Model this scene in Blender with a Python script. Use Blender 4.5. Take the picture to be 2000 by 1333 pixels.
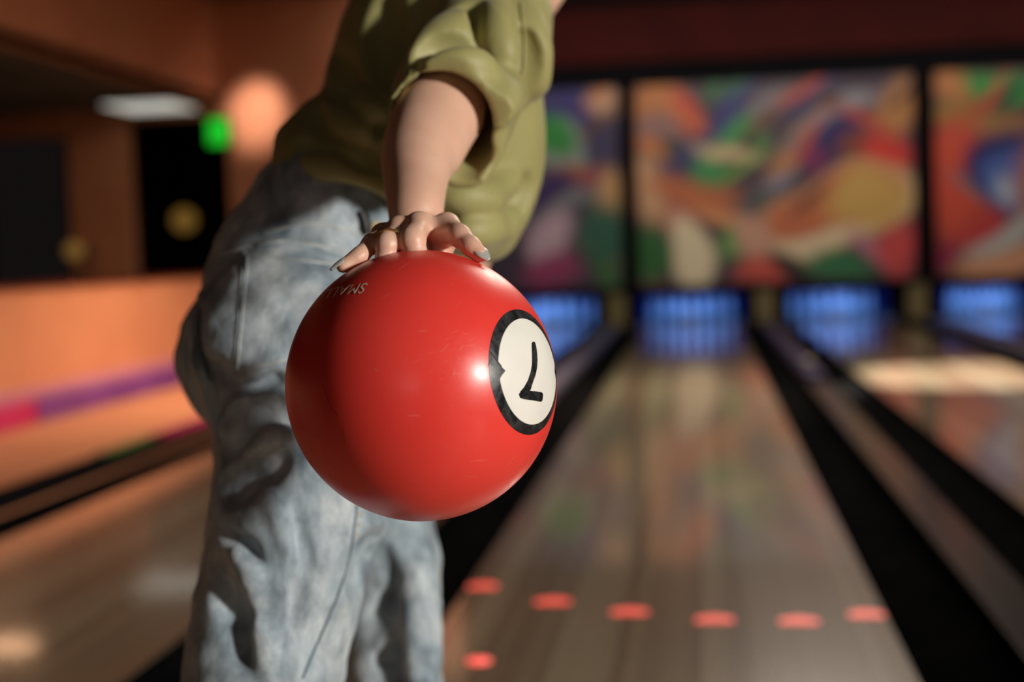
import bpy, bmesh, math, random
import numpy as np
from mathutils import Vector, Matrix
from mathutils.bvhtree import BVHTree

random.seed(7); RNG = np.random.default_rng(7)
for o in list(bpy.data.objects): bpy.data.objects.remove(o)
SC = bpy.context.scene
COL = SC.collection

# ------------------------------------------------------------------ camera
FPX = 2777.8; VP = (1365.0, 482.0); ROLL = math.radians(1.5); CAMH = 0.885
def _n(v): v = np.asarray(v, float); return v/np.linalg.norm(v)
Yc = _n([(VP[0]-1000)/FPX, (666.5-VP[1])/FPX, -1.0])
_u = np.array([-math.sin(ROLL), math.cos(ROLL), 0.0])
Zc = _n(_u-Yc*(_u@Yc)); Xc = np.cross(Yc, Zc)
CM = np.array([Xc, Yc, Zc]); CPOS = np.array([0, 0, CAMH])
def ray(x, y): return CM@np.array([(x-1000)/FPX, (666.5-y)/FPX, -1.0])
def P(x, y, d): return CPOS+ray(x, y)*d            # pixel + distance -> point
def on_y(x, y, Y): d = ray(x, y); return CPOS+d*Y/d[1]
def on_z(x, y, Z=0): d = ray(x, y); return CPOS+d*(Z-CAMH)/d[2]
cd = bpy.data.cameras.new('camera'); cam = bpy.data.objects.new('camera', cd); COL.objects.link(cam)
mw = Matrix.Identity(4)
for i in range(3):
    for j in range(3): mw[i][j] = CM[i][j]
    mw[i][3] = CPOS[i]
cam.matrix_world = mw
cd.lens = 50; cd.sensor_width = 36; cd.clip_start = 0.05; cd.clip_end = 100
cd.dof.use_dof = True; cd.dof.focus_distance = 1.105; cd.dof.aperture_fstop = 2.7; cd.dof.aperture_blades = 0
SC.camera = cam

# ------------------------------------------------------------------ world, light, exposure
w = bpy.data.worlds.new('world'); SC.world = w; w.use_nodes = True
w.node_tree.nodes['Background'].inputs[0].default_value = (0.02, 0.015, 0.015, 1)
w.node_tree.nodes['Background'].inputs[1].default_value = 0.3
SC.view_settings.view_transform = 'Standard'; SC.view_settings.look = 'None'
SC.view_settings.exposure = 0.0; SC.view_settings.gamma = 1.0; SC.view_settings.use_curve_mapping = False

def aim(o, target):
    d = Vector(target)-o.location
    o.rotation_euler = d.to_track_quat('-Z', 'Y').to_euler()
def spot(name, loc, target, power, col, angle, blend=0.5, radius=0.05, scale=None):
    l = bpy.data.lights.new(name, 'SPOT'); l.energy = power; l.color = col
    l.spot_size = math.radians(angle); l.spot_blend = blend; l.shadow_soft_size = radius
    o = bpy.data.objects.new(name, l); COL.objects.link(o); o.location = loc; aim(o, target)
    if scale: o.scale = scale
    return o
def area(name, loc, target, power, col, sx, sy, spread=180):
    l = bpy.data.lights.new(name, 'AREA'); l.energy = power; l.color = col
    l.shape = 'RECTANGLE'; l.size = sx; l.size_y = sy; l.spread = math.radians(spread)
    o = bpy.data.objects.new(name, l); COL.objects.link(o); o.location = loc; aim(o, target)
    return o
# low daylight through the door on the right behind the camera
spot('key_light', (4.2, -1.25, 1.75), (-0.35, 1.4, 0.8), 1080, (1.0, 0.95, 0.87), 36, 0.35, 0.22)
area('back_fill', (-0.1, -5.2, 1.5), (-0.3, 1.4, 0.8), 11, (1.0, 0.90, 0.80), 0.9, 0.9)  # unseen fill light added behind the camera for jeans and ball
# ceiling lamps over the lanes and the side aisle
for y in (6.0, 10.5):
    area('ceiling_light', (0.9, y, 3.68), (0.9, y, 0), 120, (1.0, 0.88, 0.74), 1.2, 1.2)
area('aisle_light', (-2.5, 9.0, 3.68), (-4.1, 9.0, 0.5), 150, (1.0, 0.78, 0.58), 0.4, 8.0, 95)
area('mural_wash', (1.2, 14.6, 3.6), (1.2, 16.3, 1.0), 75, (1.0, 0.95, 0.9), 8.5, 0.15)

# ------------------------------------------------------------------ helpers
def link(o, parent=None):
    COL.objects.link(o)
    if parent is not None: o.parent = parent
    return o
def tag(o, label=None, cat=None, group=None, kind=None):
    if label: o['label'] = label
    if cat: o['category'] = cat
    if group: o['group'] = group
    if kind: o['kind'] = kind
    return o
def empty(name, loc=(0, 0, 0)):
    o = bpy.data.objects.new(name, None); o.location = loc; o.empty_display_size = 0.1
    return link(o)
def meshobj(name, verts, faces, mat=None, parent=None, smooth=False):
    me = bpy.data.meshes.new(name)
    me.from_pydata([tuple(map(float, v)) for v in verts], [], [tuple(map(int, f)) for f in faces]); me.update()
    if smooth: me.polygons.foreach_set('use_smooth', [True]*len(me.polygons))
    if mat: me.materials.append(mat)
    o = bpy.data.objects.new(name, me); link(o)
    if parent is not None:
        o.parent = parent; o.location = -parent.location
    return o
def bm_obj(name, bm, mat=None, parent=None, smooth=False, local=False):
    bmesh.ops.recalc_face_normals(bm, faces=bm.faces)
    me = bpy.data.meshes.new(name); bm.to_mesh(me); bm.free()
    if smooth: me.polygons.foreach_set('use_smooth', [True]*len(me.polygons))
    if mat: me.materials.append(mat)
    o = bpy.data.objects.new(name, me); link(o)
    if parent is not None:
        o.parent = parent
        if not local: o.location = -parent.location
    return o
def add_box(bm, lo, hi, bev=0.0):
    c = [(a+b)/2 for a, b in zip(lo, hi)]; s = [abs(b-a) for a, b in zip(lo, hi)]
    r = bmesh.ops.create_cube(bm, size=1.0, matrix=Matrix.Translation(c)@Matrix.Diagonal((*s, 1)))
    if bev:
        es = list({e for v in r['verts'] for e in v.link_edges})
        bmesh.ops.bevel(bm, geom=es, offset=bev, segments=2, affect='EDGES', profile=0.5)
def box(name, lo, hi, mat, parent=None, bev=0.0):
    bm = bmesh.new(); add_box(bm, lo, hi, bev); return bm_obj(name, bm, mat, parent)
def lathe(name, prof, n, mat, parent=None, loc=(0, 0, 0)):
    V = []; F = []
    for r, z in prof:
        for k in range(n):
            a = 2*math.pi*k/n; V.append((loc[0]+r*math.cos(a), loc[1]+r*math.sin(a), loc[2]+z))
    for i in range(len(prof)-1):
        for k in range(n):
            F.append((i*n+k, i*n+(k+1) % n, (i+1)*n+(k+1) % n, (i+1)*n+k))
    if prof[0][0] > 1e-6: F.append(tuple(range(n-1, -1, -1)))
    if prof[-1][0] > 1e-6: F.append(tuple((len(prof)-1)*n+k for k in range(n)))
    return meshobj(name, V, F, mat, parent, True)

# ------------------------------------------------------------------ materials
def mat(name, col, rough=0.5, metal=0.0, spec=0.5, emit=None, estr=0.0, coat=0.0, coat_r=0.1, sss=0.0, sheen=0.0):
    m = bpy.data.materials.new(name); m.use_nodes = True
    b = m.node_tree.nodes['Principled BSDF']
    b.inputs['Base Color'].default_value = (*col, 1); b.inputs['Roughness'].default_value = rough
    b.inputs['Metallic'].default_value = metal; b.inputs['Specular IOR Level'].default_value = spec
    b.inputs['Coat Weight'].default_value = coat; b.inputs['Coat Roughness'].default_value = coat_r
    if emit: b.inputs['Emission Color'].default_value = (*emit, 1); b.inputs['Emission Strength'].default_value = estr
    if sss:
        b.inputs['Subsurface Weight'].default_value = sss
        b.inputs['Subsurface Radius'].default_value = (0.012, 0.004, 0.002); b.inputs['Subsurface Scale'].default_value = 0.6
    if sheen: b.inputs['Sheen Weight'].default_value = sheen
    return m
class NT:
    def __init__(s, m): s.t = m.node_tree; s.b = s.t.nodes['Principled BSDF']
    def n(s, ty, **k):
        x = s.t.nodes.new(ty)
        for a, v in k.items(): setattr(x, a, v)
        return x
    def l(s, a, b): s.t.links.new(a, b)
    def coord(s, scale=(1, 1, 1), kind='Object'):
        c = s.n('ShaderNodeTexCoord'); m = s.n('ShaderNodeMapping'); m.inputs['Scale'].default_value = scale
        s.l(c.outputs[kind], m.inputs['Vector']); return m.outputs[0]
    def noise(s, vec, scale, detail=3, rough=0.5, dist=0.0):
        x = s.n('ShaderNodeTexNoise'); x.inputs['Scale'].default_value = scale; x.inputs['Detail'].default_value = detail
        x.inputs['Roughness'].default_value = rough; x.inputs['Distortion'].default_value = dist
        s.l(vec, x.inputs['Vector']); return x.outputs['Fac']
    def ramp(s, fac, stops):
        x = s.n('ShaderNodeValToRGB'); e = x.color_ramp.elements
        while len(e) < len(stops): e.new(0.5)
        for i, (p, c) in enumerate(stops): e[i].position = p; e[i].color = (*c, 1)
        s.l(fac, x.inputs[0]); return x.outputs[0]
    def mix(s, fac, a, b, mode='MIX'):
        x = s.n('ShaderNodeMix', data_type='RGBA', blend_type=mode)
        for v, i in ((fac, 0), (a, 6), (b, 7)):
            if hasattr(v, 'links'): s.l(v, x.inputs[i])
            else: x.inputs[i].default_value = v if i == 0 else (*v, 1)
        return x.outputs[2]
    def bump(s, h, strength=0.2, dist=0.01):
        x = s.n('ShaderNodeBump'); x.inputs['Strength'].default_value = strength; x.inputs['Distance'].default_value = dist
        s.l(h, x.inputs['Height']); s.l(x.outputs[0], s.b.inputs['Normal'])
def noisy(name, c1, c2, scale, rough=0.6, lo=0.35, hi=0.65, bump=0.0, vscale=(1, 1, 1), **k):
    m = mat(name, c1, rough, **k); t = NT(m); v = t.coord(vscale)
    f = t.noise(v, scale, 4); t.l(t.ramp(f, [(lo, c1), (hi, c2)]), t.b.inputs['Base Color'])
    if bump: t.bump(t.noise(v, scale*6, 4), bump, 0.005)
    return m

M = {}
M['terracotta'] = noisy('terracotta_paint', (0.62, 0.235, 0.11), (0.68, 0.27, 0.13), 2.0, 0.6)
M['maroon'] = noisy('maroon_paint', (0.035, 0.006, 0.005), (0.05, 0.007, 0.005), 1.5, 0.9, spec=0.1)
M['brown'] = noisy('brown_ceiling', (0.10, 0.05, 0.035), (0.13, 0.06, 0.04), 1.5, 0.8)
M['grey'] = noisy('grey_ceiling', (0.32, 0.30, 0.26), (0.38, 0.35, 0.30), 2, 0.8)
M['black'] = noisy('black_gloss', (0.004, 0.004, 0.005), (0.008, 0.008, 0.009), 5, 0.22)
M['blackmatte'] = noisy('black_matte', (0.004, 0.004, 0.005), (0.006, 0.005, 0.006), 5, 0.9, spec=0.05)
M['gutter'] = noisy('gutter_black', (0.003, 0.003, 0.0035), (0.005, 0.005, 0.005), 6, 0.6, spec=0.0)
M['approach'] = noisy('approach_wood', (0.36, 0.24, 0.14), (0.45, 0.31, 0.19), 3, 0.25, vscale=(12, 0.6, 1))
M['olive_post'] = noisy('olive_post', (0.16, 0.13, 0.05), (0.20, 0.15, 0.06), 3, 0.6)
M['curtain'] = noisy('blue_curtain', (0.006, 0.02, 0.14), (0.012, 0.035, 0.2), 5, 0.8, vscale=(6, 1, 0.4))
M['purple'] = noisy('purple_rail', (0.15, 0.03, 0.20), (0.20, 0.05, 0.26), 3, 0.4)
M['pink'] = noisy('pink_rail_top', (0.52, 0.18, 0.26), (0.58, 0.22, 0.3), 3, 0.5)
M['magenta'] = noisy('magenta_rail', (0.5, 0.01, 0.10), (0.6, 0.02, 0.13), 3, 0.5)
M['redmark'] = mat('red_mark_glow', (0.7, 0.10, 0.075), 0.35, emit=(1.0, 0.10, 0.07), estr=0.75)
M['reddot'] = mat('red_dot_glow', (0.7, 0.10, 0.075), 0.35, emit=(1.0, 0.11, 0.09), estr=1.2)
M['greenglint'] = noisy('green_glint', (0.06, 0.16, 0.03), (0.08, 0.2, 0.04), 9, 0.4)
M['slate'] = noisy('slate_rail', (0.075, 0.07, 0.10), (0.10, 0.095, 0.13), 4, 0.3)
M['navy'] = noisy('navy_rail', (0.015, 0.018, 0.06), (0.022, 0.024, 0.08), 4, 0.35)
M['steel'] = noisy('grey_cap', (0.30, 0.26, 0.22), (0.4, 0.34, 0.28), 9, 0.35)
M['pin'] = noisy('pin_white', (0.78, 0.78, 0.76), (0.84, 0.84, 0.82), 8, 0.25)
M['pinred'] = noisy('pin_stripe', (0.6, 0.03, 0.03), (0.65, 0.04, 0.04), 8, 0.3)
M['exit'] = mat('exit_green', (0.0, 0.3, 0.02), 0.4, emit=(0.0, 1.0, 0.03), estr=0.5)
M['panel_lit'] = mat('lamp_panel', (0.8, 0.8, 0.75), 0.4, emit=(0.9, 0.9, 0.8), estr=0.65)
M['dim_lamp'] = mat('dim_lamp', (0.3, 0.2, 0.08), 0.4, emit=(0.8, 0.42, 0.08), estr=0.16)
M['deck'] = noisy('deck_wood', (0.30, 0.24, 0.17), (0.36, 0.28, 0.2), 3, 0.15, vscale=(20, 0.6, 1))
M['fixture'] = mat('fixture_dark', (0.02, 0.02, 0.02), 0.5)

# lane board: tone from the object's colour, fine grain along the lane, coated
m = mat('lane_board', (0.4, 0.3, 0.2), 0.25, coat=1.0, coat_r=0.07); t = NT(m)
oi = t.n('ShaderNodeObjectInfo'); v = t.coord((30, 0.7, 1))
g = t.noise(v, 4.0, 5, 0.6)
t.l(t.mix(g, (0.72, 0.70, 0.68), (1.0, 1.0, 1.0)), (mx := t.n('ShaderNodeMix', data_type='RGBA', blend_type='MULTIPLY')).inputs[7])
mx.inputs[0].default_value = 1.0; t.l(oi.outputs['Color'], mx.inputs[6]); t.l(mx.outputs[2], t.b.inputs['Base Color'])
M['board'] = m

# ball
m = mat('ball_red', (0.62, 0.016, 0.014), 0.30, spec=0.5); t = NT(m); v = t.coord()
f1 = t.noise(v, 9, 4); c = t.ramp(f1, [(0.3, (0.80, 0.042, 0.032)), (0.7, (0.87, 0.056, 0.043))])
t.l(c, t.b.inputs['Base Color'])
f2 = t.noise(v, 26, 6, 0.65); r = t.ramp(f2, [(0.3, (0.26,)*3), (0.75, (0.42,)*3)]); t.l(r, t.b.inputs['Roughness'])
vs = t.coord((1, 1, 1)); t.bump(t.noise(vs, 220, 4), 0.02, 0.001)
M['ball'] = m
m = mat('sticker_black', (0.012, 0.013, 0.015), 0.25); t = NT(m); v = t.coord()
f2 = t.noise(v, 60, 6, 0.7, 1.0)
t.l(t.ramp(f2, [(0.42, (0.008, 0.009, 0.011)), (0.68, (0.045, 0.045, 0.045))]), t.b.inputs['Base Color'])
t.l(t.ramp(f2, [(0.3, (0.16,)*3), (0.7, (0.45,)*3)]), t.b.inputs['Roughness'])
M['st_black'] = m
M['st_white'] = noisy('sticker_white', (0.80, 0.77, 0.70), (0.85, 0.82, 0.75), 30, 0.3)
M['letter'] = noisy('letter_cream', (0.85, 0.72, 0.52), (0.9, 0.78, 0.58), 60, 0.5)
M['scuff'] = noisy('scuff_pale', (0.78, 0.16, 0.10), (0.85, 0.26, 0.16), 60, 0.45)
M['scuffdark'] = noisy('scuff_dark', (0.05, 0.004, 0.004), (0.08, 0.006, 0.006), 60, 0.5)
M['hole'] = mat('hole_dark', (0.02, 0.002, 0.002), 0.6)

# person
m = mat('skin', (0.60, 0.33, 0.22), 0.45, sss=0.25); t = NT(m); v = t.coord()
f1 = t.noise(v, 24, 4); t.l(t.ramp(f1, [(0.3, (0.72, 0.41, 0.29)), (0.7, (0.80, 0.49, 0.36))]), t.b.inputs['Base Color'])
t.bump(t.noise(v, 300, 4), 0.06, 0.002); M['skin'] = m
m = mat('olive_satin', (0.25, 0.225, 0.075), 0.52, spec=0.35, sheen=0.1); t = NT(m); v = t.coord()
f1 = t.noise(v, 7, 3); t.l(t.ramp(f1, [(0.3, (0.33, 0.30, 0.115)), (0.7, (0.38, 0.35, 0.14))]), t.b.inputs['Base Color'])
M['shirt'] = m
m = mat('denim', (0.3, 0.38, 0.45), 0.8, sheen=0.2); t = NT(m)
v = t.coord((1, 1, 0.55)); v2 = t.coord((1, 1, 1))
f1 = t.noise(v, 13, 6, 0.62, 0.6); f2 = t.noise(v, 42, 6, 0.7, 0.4); f3 = t.noise(v2, 600, 2)
c1 = t.ramp(f1, [(0.32, (0.14, 0.19, 0.235)), (0.47, (0.40, 0.495, 0.56)), (0.68, (0.74, 0.80, 0.83))])
c2 = t.ramp(f2, [(0.34, (0.38, 0.42, 0.46)), (0.58, (1.0, 1.0, 1.0))])
c3 = t.ramp(f3, [(0.3, (0.82,)*3), (0.7, (1.0,)*3)])
t.l(t.mix(1.0, t.mix(0.75, c1, c2, 'MULTIPLY'), c3, 'MULTIPLY'), t.b.inputs['Base Color'])
t.bump(t.noise(v2, 90, 5), 0.25, 0.004); M['denim'] = m
M['denim_edge'] = noisy('denim_worn_edge', (0.40, 0.46, 0.48), (0.62, 0.65, 0.63), 60, 0.8)
M['denim_dark'] = noisy('denim_seam', (0.06, 0.08, 0.10), (0.12, 0.15, 0.18), 60, 0.85)
M['thread'] = noisy('thread_tan', (0.42, 0.33, 0.20), (0.5, 0.4, 0.26), 60, 0.8)
M['leather'] = noisy('black_leather', (0.008, 0.007, 0.007), (0.014, 0.012, 0.011), 20, 0.5)
M['nail'] = noisy('grey_nail', (0.42, 0.40, 0.37), (0.46, 0.44, 0.41), 60, 0.18, coat=0.6)
M['gold'] = noisy('gold_ring', (0.75, 0.48, 0.16), (0.85, 0.58, 0.22), 60, 0.38, metal=1.0)
M['hair'] = noisy('brown_hair', (0.06, 0.03, 0.015), (0.10, 0.05, 0.03), 40, 0.5, vscale=(6, 6, 1))
M['shoe'] = noisy('white_shoe', (0.6, 0.58, 0.55), (0.66, 0.64, 0.6), 20, 0.5)
M['eye'] = mat('eye', (0.08, 0.05, 0.03), 0.2)

# ------------------------------------------------------------------ the room
LX = [-1.775, -0.111, 1.553, 3.217]          # lane centre lines
LW = 1.052; Y0 = 2.25; YP = 16.3; YM = 16.2; YB = 17.95; ZC = 3.75
def struct(o): o['kind'] = 'structure'; return o
struct(box('floor', (-8.2, -5.5, -0.40), (6.6, 18.6, -0.25), M['blackmatte']))
struct(box('floor', (-3.9, -5.4, -0.25), (4.8, Y0, 0.0), M['approach']))
struct(box('floor', (-3.9, Y0, -0.25), (-2.555, 15.2, -0.005), M['terracotta']))
struct(box('floor', (-8.0, -5.4, -0.25), (-3.9, 15.2, 0.0), M['blackmatte']))
struct(box('floor', (4.8, -5.4, -0.25), (6.4, 16.2, 0.0), M['blackmatte']))
struct(box('ceiling', (-5.2, -5.5, ZC), (6.6, 18.6, ZC+0.1), M['brown']))
struct(box('wall_front', (-8.2, -5.6, -0.25), (6.6, -5.4, ZC), M['maroon']))
struct(box('wall_right', (6.4, -5.4, -0.25), (6.6, 18.6, ZC), M['maroon']))
struct(box('wall_left', (-8.2, -5.4, -0.25), (-8.0, 15.4, ZC), M['blackmatte']))
# lounge beyond the low wall: lowered ceiling, bulkhead, end wall with dark doorway
ZL = 2.62
struct(box('ceiling', (-8.0, -5.4, ZL), (-5.2, 15.2, ZL+0.1), M['grey']))
struct(box('wall_bulkhead', (-5.3, -5.4, ZL-0.02), (-5.2, 15.2, ZC), M['terracotta']))
struct(box('wall_low', (-4.05, -3.0, 0.0), (-3.93, 15.2, 0.78), M['terracotta']))
struct(box('trim_1', (-4.07, -3.0, 0.78), (-3.90, 15.2, 0.805), M['maroon']))
struct(box('wall_end', (-5.10, 15.2, -0.25), (-2.70, 15.35, ZC), M['terracotta']))
struct(box('wall_end', (-6.95, 15.2, -0.25), (-6.25, 15.35, ZL), M['terracotta']))
struct(box('wall_end', (-6.25, 15.2, 2.50), (-5.10, 15.35, ZC), M['terracotta']))
struct(box('wall_end', (-8.0, 15.2, 2.35), (-6.95, 15.35, ZL), M['terracotta']))
struct(box('wall_passage', (-8.0, 17.4, -0.25), (-5.0, 17.5, ZC), M['blackmatte']))
struct(box('wall_return', (-2.72, 15.35, -0.25), (-2.62, 18.6, ZC), M['maroon']))
struct(box('wall_back', (-2.62, 18.4, -0.25), (6.4, 18.6, ZC), M['blackmatte']))
# header above the pin decks: black face, maroon band above
struct(box('wall_header', (-2.62, YM, 0.335), (6.4, YM+0.10, 2.98), M['blackmatte']))
struct(box('trim_2', (-2.62, YM-0.05, 2.98), (6.4, YM+0.10, 3.60), M['maroon']))
struct(box('wall_header', (-2.62, YM, 3.60), (6.4, YM+0.10, ZC), M['blackmatte']))

for lx in LX+[LX[3]+1.664]:      # dark jambs between the pin decks
    struct(box('wall_jamb', (lx-0.832-0.25, YM+0.01, -0.15), (lx-0.832+0.25, YM+0.09, 0.335), M['blackmatte']))
# aisle rail and kerb colours
rail = empty('aisle_rail', (-3.86, 8, 0))
tag(rail, 'low purple rail with pinkish top running along the foot of the orange low wall', 'rail')
box('rail_body', (-3.92, 7.75, 0.0), (-3.80, 15.1, 0.13), M['purple'], rail, 0.01)
box('rail_body', (-3.92, 2.4, 0.0), (-3.80, 7.73, 0.13), M['magenta'], rail, 0.01)
box('rail_top', (-3.925, 2.4, 0.13), (-3.85, 15.1, 0.19), M['pink'], rail, 0.01)
kb = empty('kerb', (-2.60, 8, 0)); tag(kb, 'black kerb with strips painted as red and green light reflections beside the leftmost gutter', 'kerb')
box('kerb_bar', (-2.66, Y0, 0.0), (-2.555, 15.1, 0.06), M['blackmatte'], kb, 0.005)
box('red_reflection', (-2.64, 6.5, 0.06), (-2.56, 7.3, 0.075), M['magenta'], kb)  # reflected red and green light, laid on the kerb as coloured strips
box('green_reflection', (-2.65, 5.9, 0.06), (-2.58, 6.45, 0.072), M['greenglint'], kb)

# lanes
WHERE = ['the leftmost, behind the legs of the player', 'the middle one, with a row of glowing red marks',
         'the one crossed by a bright patch of light', 'the rightmost, at the far right edge']
bmb = bmesh.new(); PW = LW/39
add_box(bmb, (-PW/2+0.0004, Y0, -0.03), (PW/2-0.0004, YM+0.1, 0.0))
bme = bpy.data.meshes.new('board'); bmb.to_mesh(bme); bmb.free(); bme.materials.append(M['board'])
lanes = []
tones = [(0.30, 0.225, 0.150), (0.235, 0.165, 0.108), (0.345, 0.275, 0.185), (0.27, 0.20, 0.13)]
for li, lx in enumerate(LX):
    e = empty('bowling_lane', (lx, Y0, 0)); lanes.append(e)
    tag(e, 'wooden bowling lane, '+WHERE[li], 'lane', 'bowling lanes')
    box('lane_bed', (lx-LW/2, Y0, -0.25), (lx+LW/2, YM+0.1, -0.031), M['blackmatte'], e)
    tone = 0
    for k in range(39):
        if k == 0 or random.random() < 0.42: tone = random.choice([q for q in range(4) if q != tone])
        o = bpy.data.objects.new('board', bme); link(o, e); o.location = (-LW/2+PW*(k+0.5), -Y0, 0)
        j = random.uniform(0.9, 1.1); c = tones[tone]; o.color = (c[0]*j, c[1]*j, c[2]*j, 1)
# red light on the middle lane, built as glowing marks and a dot
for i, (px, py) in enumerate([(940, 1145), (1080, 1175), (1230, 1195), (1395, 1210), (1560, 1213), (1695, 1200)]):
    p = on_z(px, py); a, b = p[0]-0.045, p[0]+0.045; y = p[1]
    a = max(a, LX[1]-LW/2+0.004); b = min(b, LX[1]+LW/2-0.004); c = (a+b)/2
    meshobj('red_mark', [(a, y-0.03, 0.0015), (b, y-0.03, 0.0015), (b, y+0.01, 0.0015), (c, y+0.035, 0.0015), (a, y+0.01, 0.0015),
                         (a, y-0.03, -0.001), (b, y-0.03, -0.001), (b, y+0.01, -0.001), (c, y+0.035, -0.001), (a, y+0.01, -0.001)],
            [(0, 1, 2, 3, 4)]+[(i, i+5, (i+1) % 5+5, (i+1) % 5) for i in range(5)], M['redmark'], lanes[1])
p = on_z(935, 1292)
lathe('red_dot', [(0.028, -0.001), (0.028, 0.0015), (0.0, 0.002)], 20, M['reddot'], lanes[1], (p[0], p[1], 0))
# gutters and dividers
def gutter(x, label):
    V = []; F = []; n = 10; r = 0.112
    for yy in (Y0, YM+0.1):
        for k in range(n+1):
            a = math.pi*k/n; V.append((x-r*math.cos(a), yy, -0.085*math.sin(a)-0.005))
        V += [(x+r, yy, -0.2), (x-r, yy, -0.2)]
    N = n+3
    for k in range(N): F.append((k, (k+1) % N, N+(k+1) % N, N+k))
    o = meshobj('gutter', V, F, M['gutter']); return tag(o, label, 'gutter', 'lane gutters')
SIDE = ['leftmost lane', 'middle lane', 'lane with the bright patch', 'rightmost lane']
for li, lx in enumerate(LX):
    gutter(lx-LW/2-0.115, 'black rounded gutter along the left edge of the '+SIDE[li])
    gutter(lx+LW/2+0.115, 'black rounded gutter along the right edge of the '+SIDE[li])
def divider(x, w, label, top, zt, parts):
    e = empty('lane_divider', (x, Y0, 0)); tag(e, label, 'divider', 'dividers between lanes')
    box('base', (x-w/2, Y0, -0.25), (x+w/2, YM-0.04, zt), M['black'], e, 0.006)
    for nm, y0, y1, h, mt in parts: box(nm, (x-w/2+0.015, y0, zt), (x+w/2-0.015, y1, zt+h), mt, e, 0.006)
    return e
dv = [(LX[i]+LX[i+1])/2 for i in range(3)]
divider(dv[0], 0.138, 'dark divider with a slate grey rail between the leftmost and the middle lane', 0, 0.01, [('rail', 6.0, 15.4, 0.05, M['slate'])])
divider(dv[1], 0.138, 'glossy black divider with a navy far end, right of the middle lane', 0, 0.01, [('rail', 9.2, 15.4, 0.04, M['navy'])])
divider(dv[2], 0.138, 'glossy black divider beside the rightmost lane', 0, 0.01, [('rail', 9.2, 15.4, 0.04, M['slate'])])
divider(LX[3]+LW/2+0.115*2+0.07, 0.138, 'glossy black divider along the right wall side', 0, 0.01, [])
p = on_z(1571, 711, 0.06)
tag(lathe('divider_cap', [(0.035, -0.012), (0.035, 0.02), (0.025, 0.032), (0.0, 0.036)], 20, M['steel'], None, (dv[1], p[1], 0.062)),
    'small round grey cap on the navy end of the divider', 'cap')

# pin decks
PITN = ['leftmost pin deck, right beside the ball', 'pin deck at the end of the middle lane', 'third pin deck from the left', 'rightmost pin deck']
for li, lx in enumerate(LX):
    e = empty('pin_deck', (lx, YP, 0)); tag(e, 'blue lit '+PITN[li]+', with curtain and side panels', 'pin deck', 'pin decks')
    for s in (-1, 1):
        box('side_panel', (lx+s*0.745-0.02, YP+0.01, -0.2), (lx+s*0.745+0.02, YB, 0.95), M['blackmatte'], e)
    V = []; F = []; n = 60
    for k in range(n+1):
        x = lx-0.70+1.40*k/n; y = YB-0.08+0.02*math.sin(k*1.05)
        V += [(x, y, -0.15), (x, y, 0.95)]
    for k in range(n): F.append((2*k, 2*k+2, 2*k+3, 2*k+1))
    meshobj('curtain', V, F, M['curtain'], e, True)
    box('deck_floor', (lx-0.72, YP+0.01, -0.2), (lx+0.72, YB, 0.0), M['deck'], e)
    area('pit_light', (lx, YM+0.18, 0.80), (lx, YM+0.75, 0.1), 17.0, (0.12, 0.32, 1.0), 1.2, 0.12)
for i, x in enumerate(dv):
    box_o = box('pit_post', (x-0.10, YM-0.03, 0.012), (x+0.10, YM+0.0, 0.40), M['olive_post'], None, 0.01)
    tag(box_o, 'short olive post between the %s pin decks' % ['first and second', 'second and third', 'third and fourth'][i], 'post', 'posts between pin decks')

# pins
IN = 0.0254
prof = [(0, 2.031), (0.75, 2.828), (2.25, 3.906), (3.375, 4.51), (4.5, 4.766), (5.875, 4.563), (7.25, 3.703), (8.625, 2.472),
        (9.375, 1.965), (10, 1.797), (10.875, 1.87), (11.75, 2.094), (12.625, 2.406), (13.5, 2.547), (14.2, 2.2), (14.7, 1.5), (15.0, 0)]
pin0 = lathe('bowling_pin', [(d/2*IN, h*IN) for h, d in prof], 20, M['pin'])
st0 = lathe('neck_stripe', [(1.90/2*IN, 9.45*IN), (2.02/2*IN, 9.5*IN), (1.90/2*IN, 9.9*IN), (1.86/2*IN, 9.95*IN)], 20, M['pinred'], pin0)
st1 = lathe('neck_stripe', [(1.84/2*IN, 10.55*IN), (1.93/2*IN, 10.6*IN), (1.98/2*IN, 11.0*IN), (1.92/2*IN, 11.05*IN)], 20, M['pinred'], pin0)
ROWS = ['front pin', 'left pin of the second row', 'right pin of the second row', 'left pin of the third row', 'middle pin of the third row',
        'right pin of the third row', 'leftmost pin of the back row', 'second pin from left in the back row', 'third pin from left in the back row', 'rightmost pin of the back row']
first = True
for li, lx in enumerate(LX):
    k = 0
    for r in range(4):
        for c in range(r+1):
            loc = (lx+(c-r/2)*0.3048, YM+0.48+r*0.264, 0.0)
            if first: o = pin0; first = False
            else:
                o = pin0.copy(); link(o)
                for ch in (st0, st1):
                    q = ch.copy(); link(q, o)
            o.location = loc
            tag(o, 'white pin, %s, %s' % (ROWS[k], ['leftmost deck', 'middle lane deck', 'third deck from left', 'rightmost deck'][li]), 'pin', 'bowling pins'); k += 1

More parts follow.
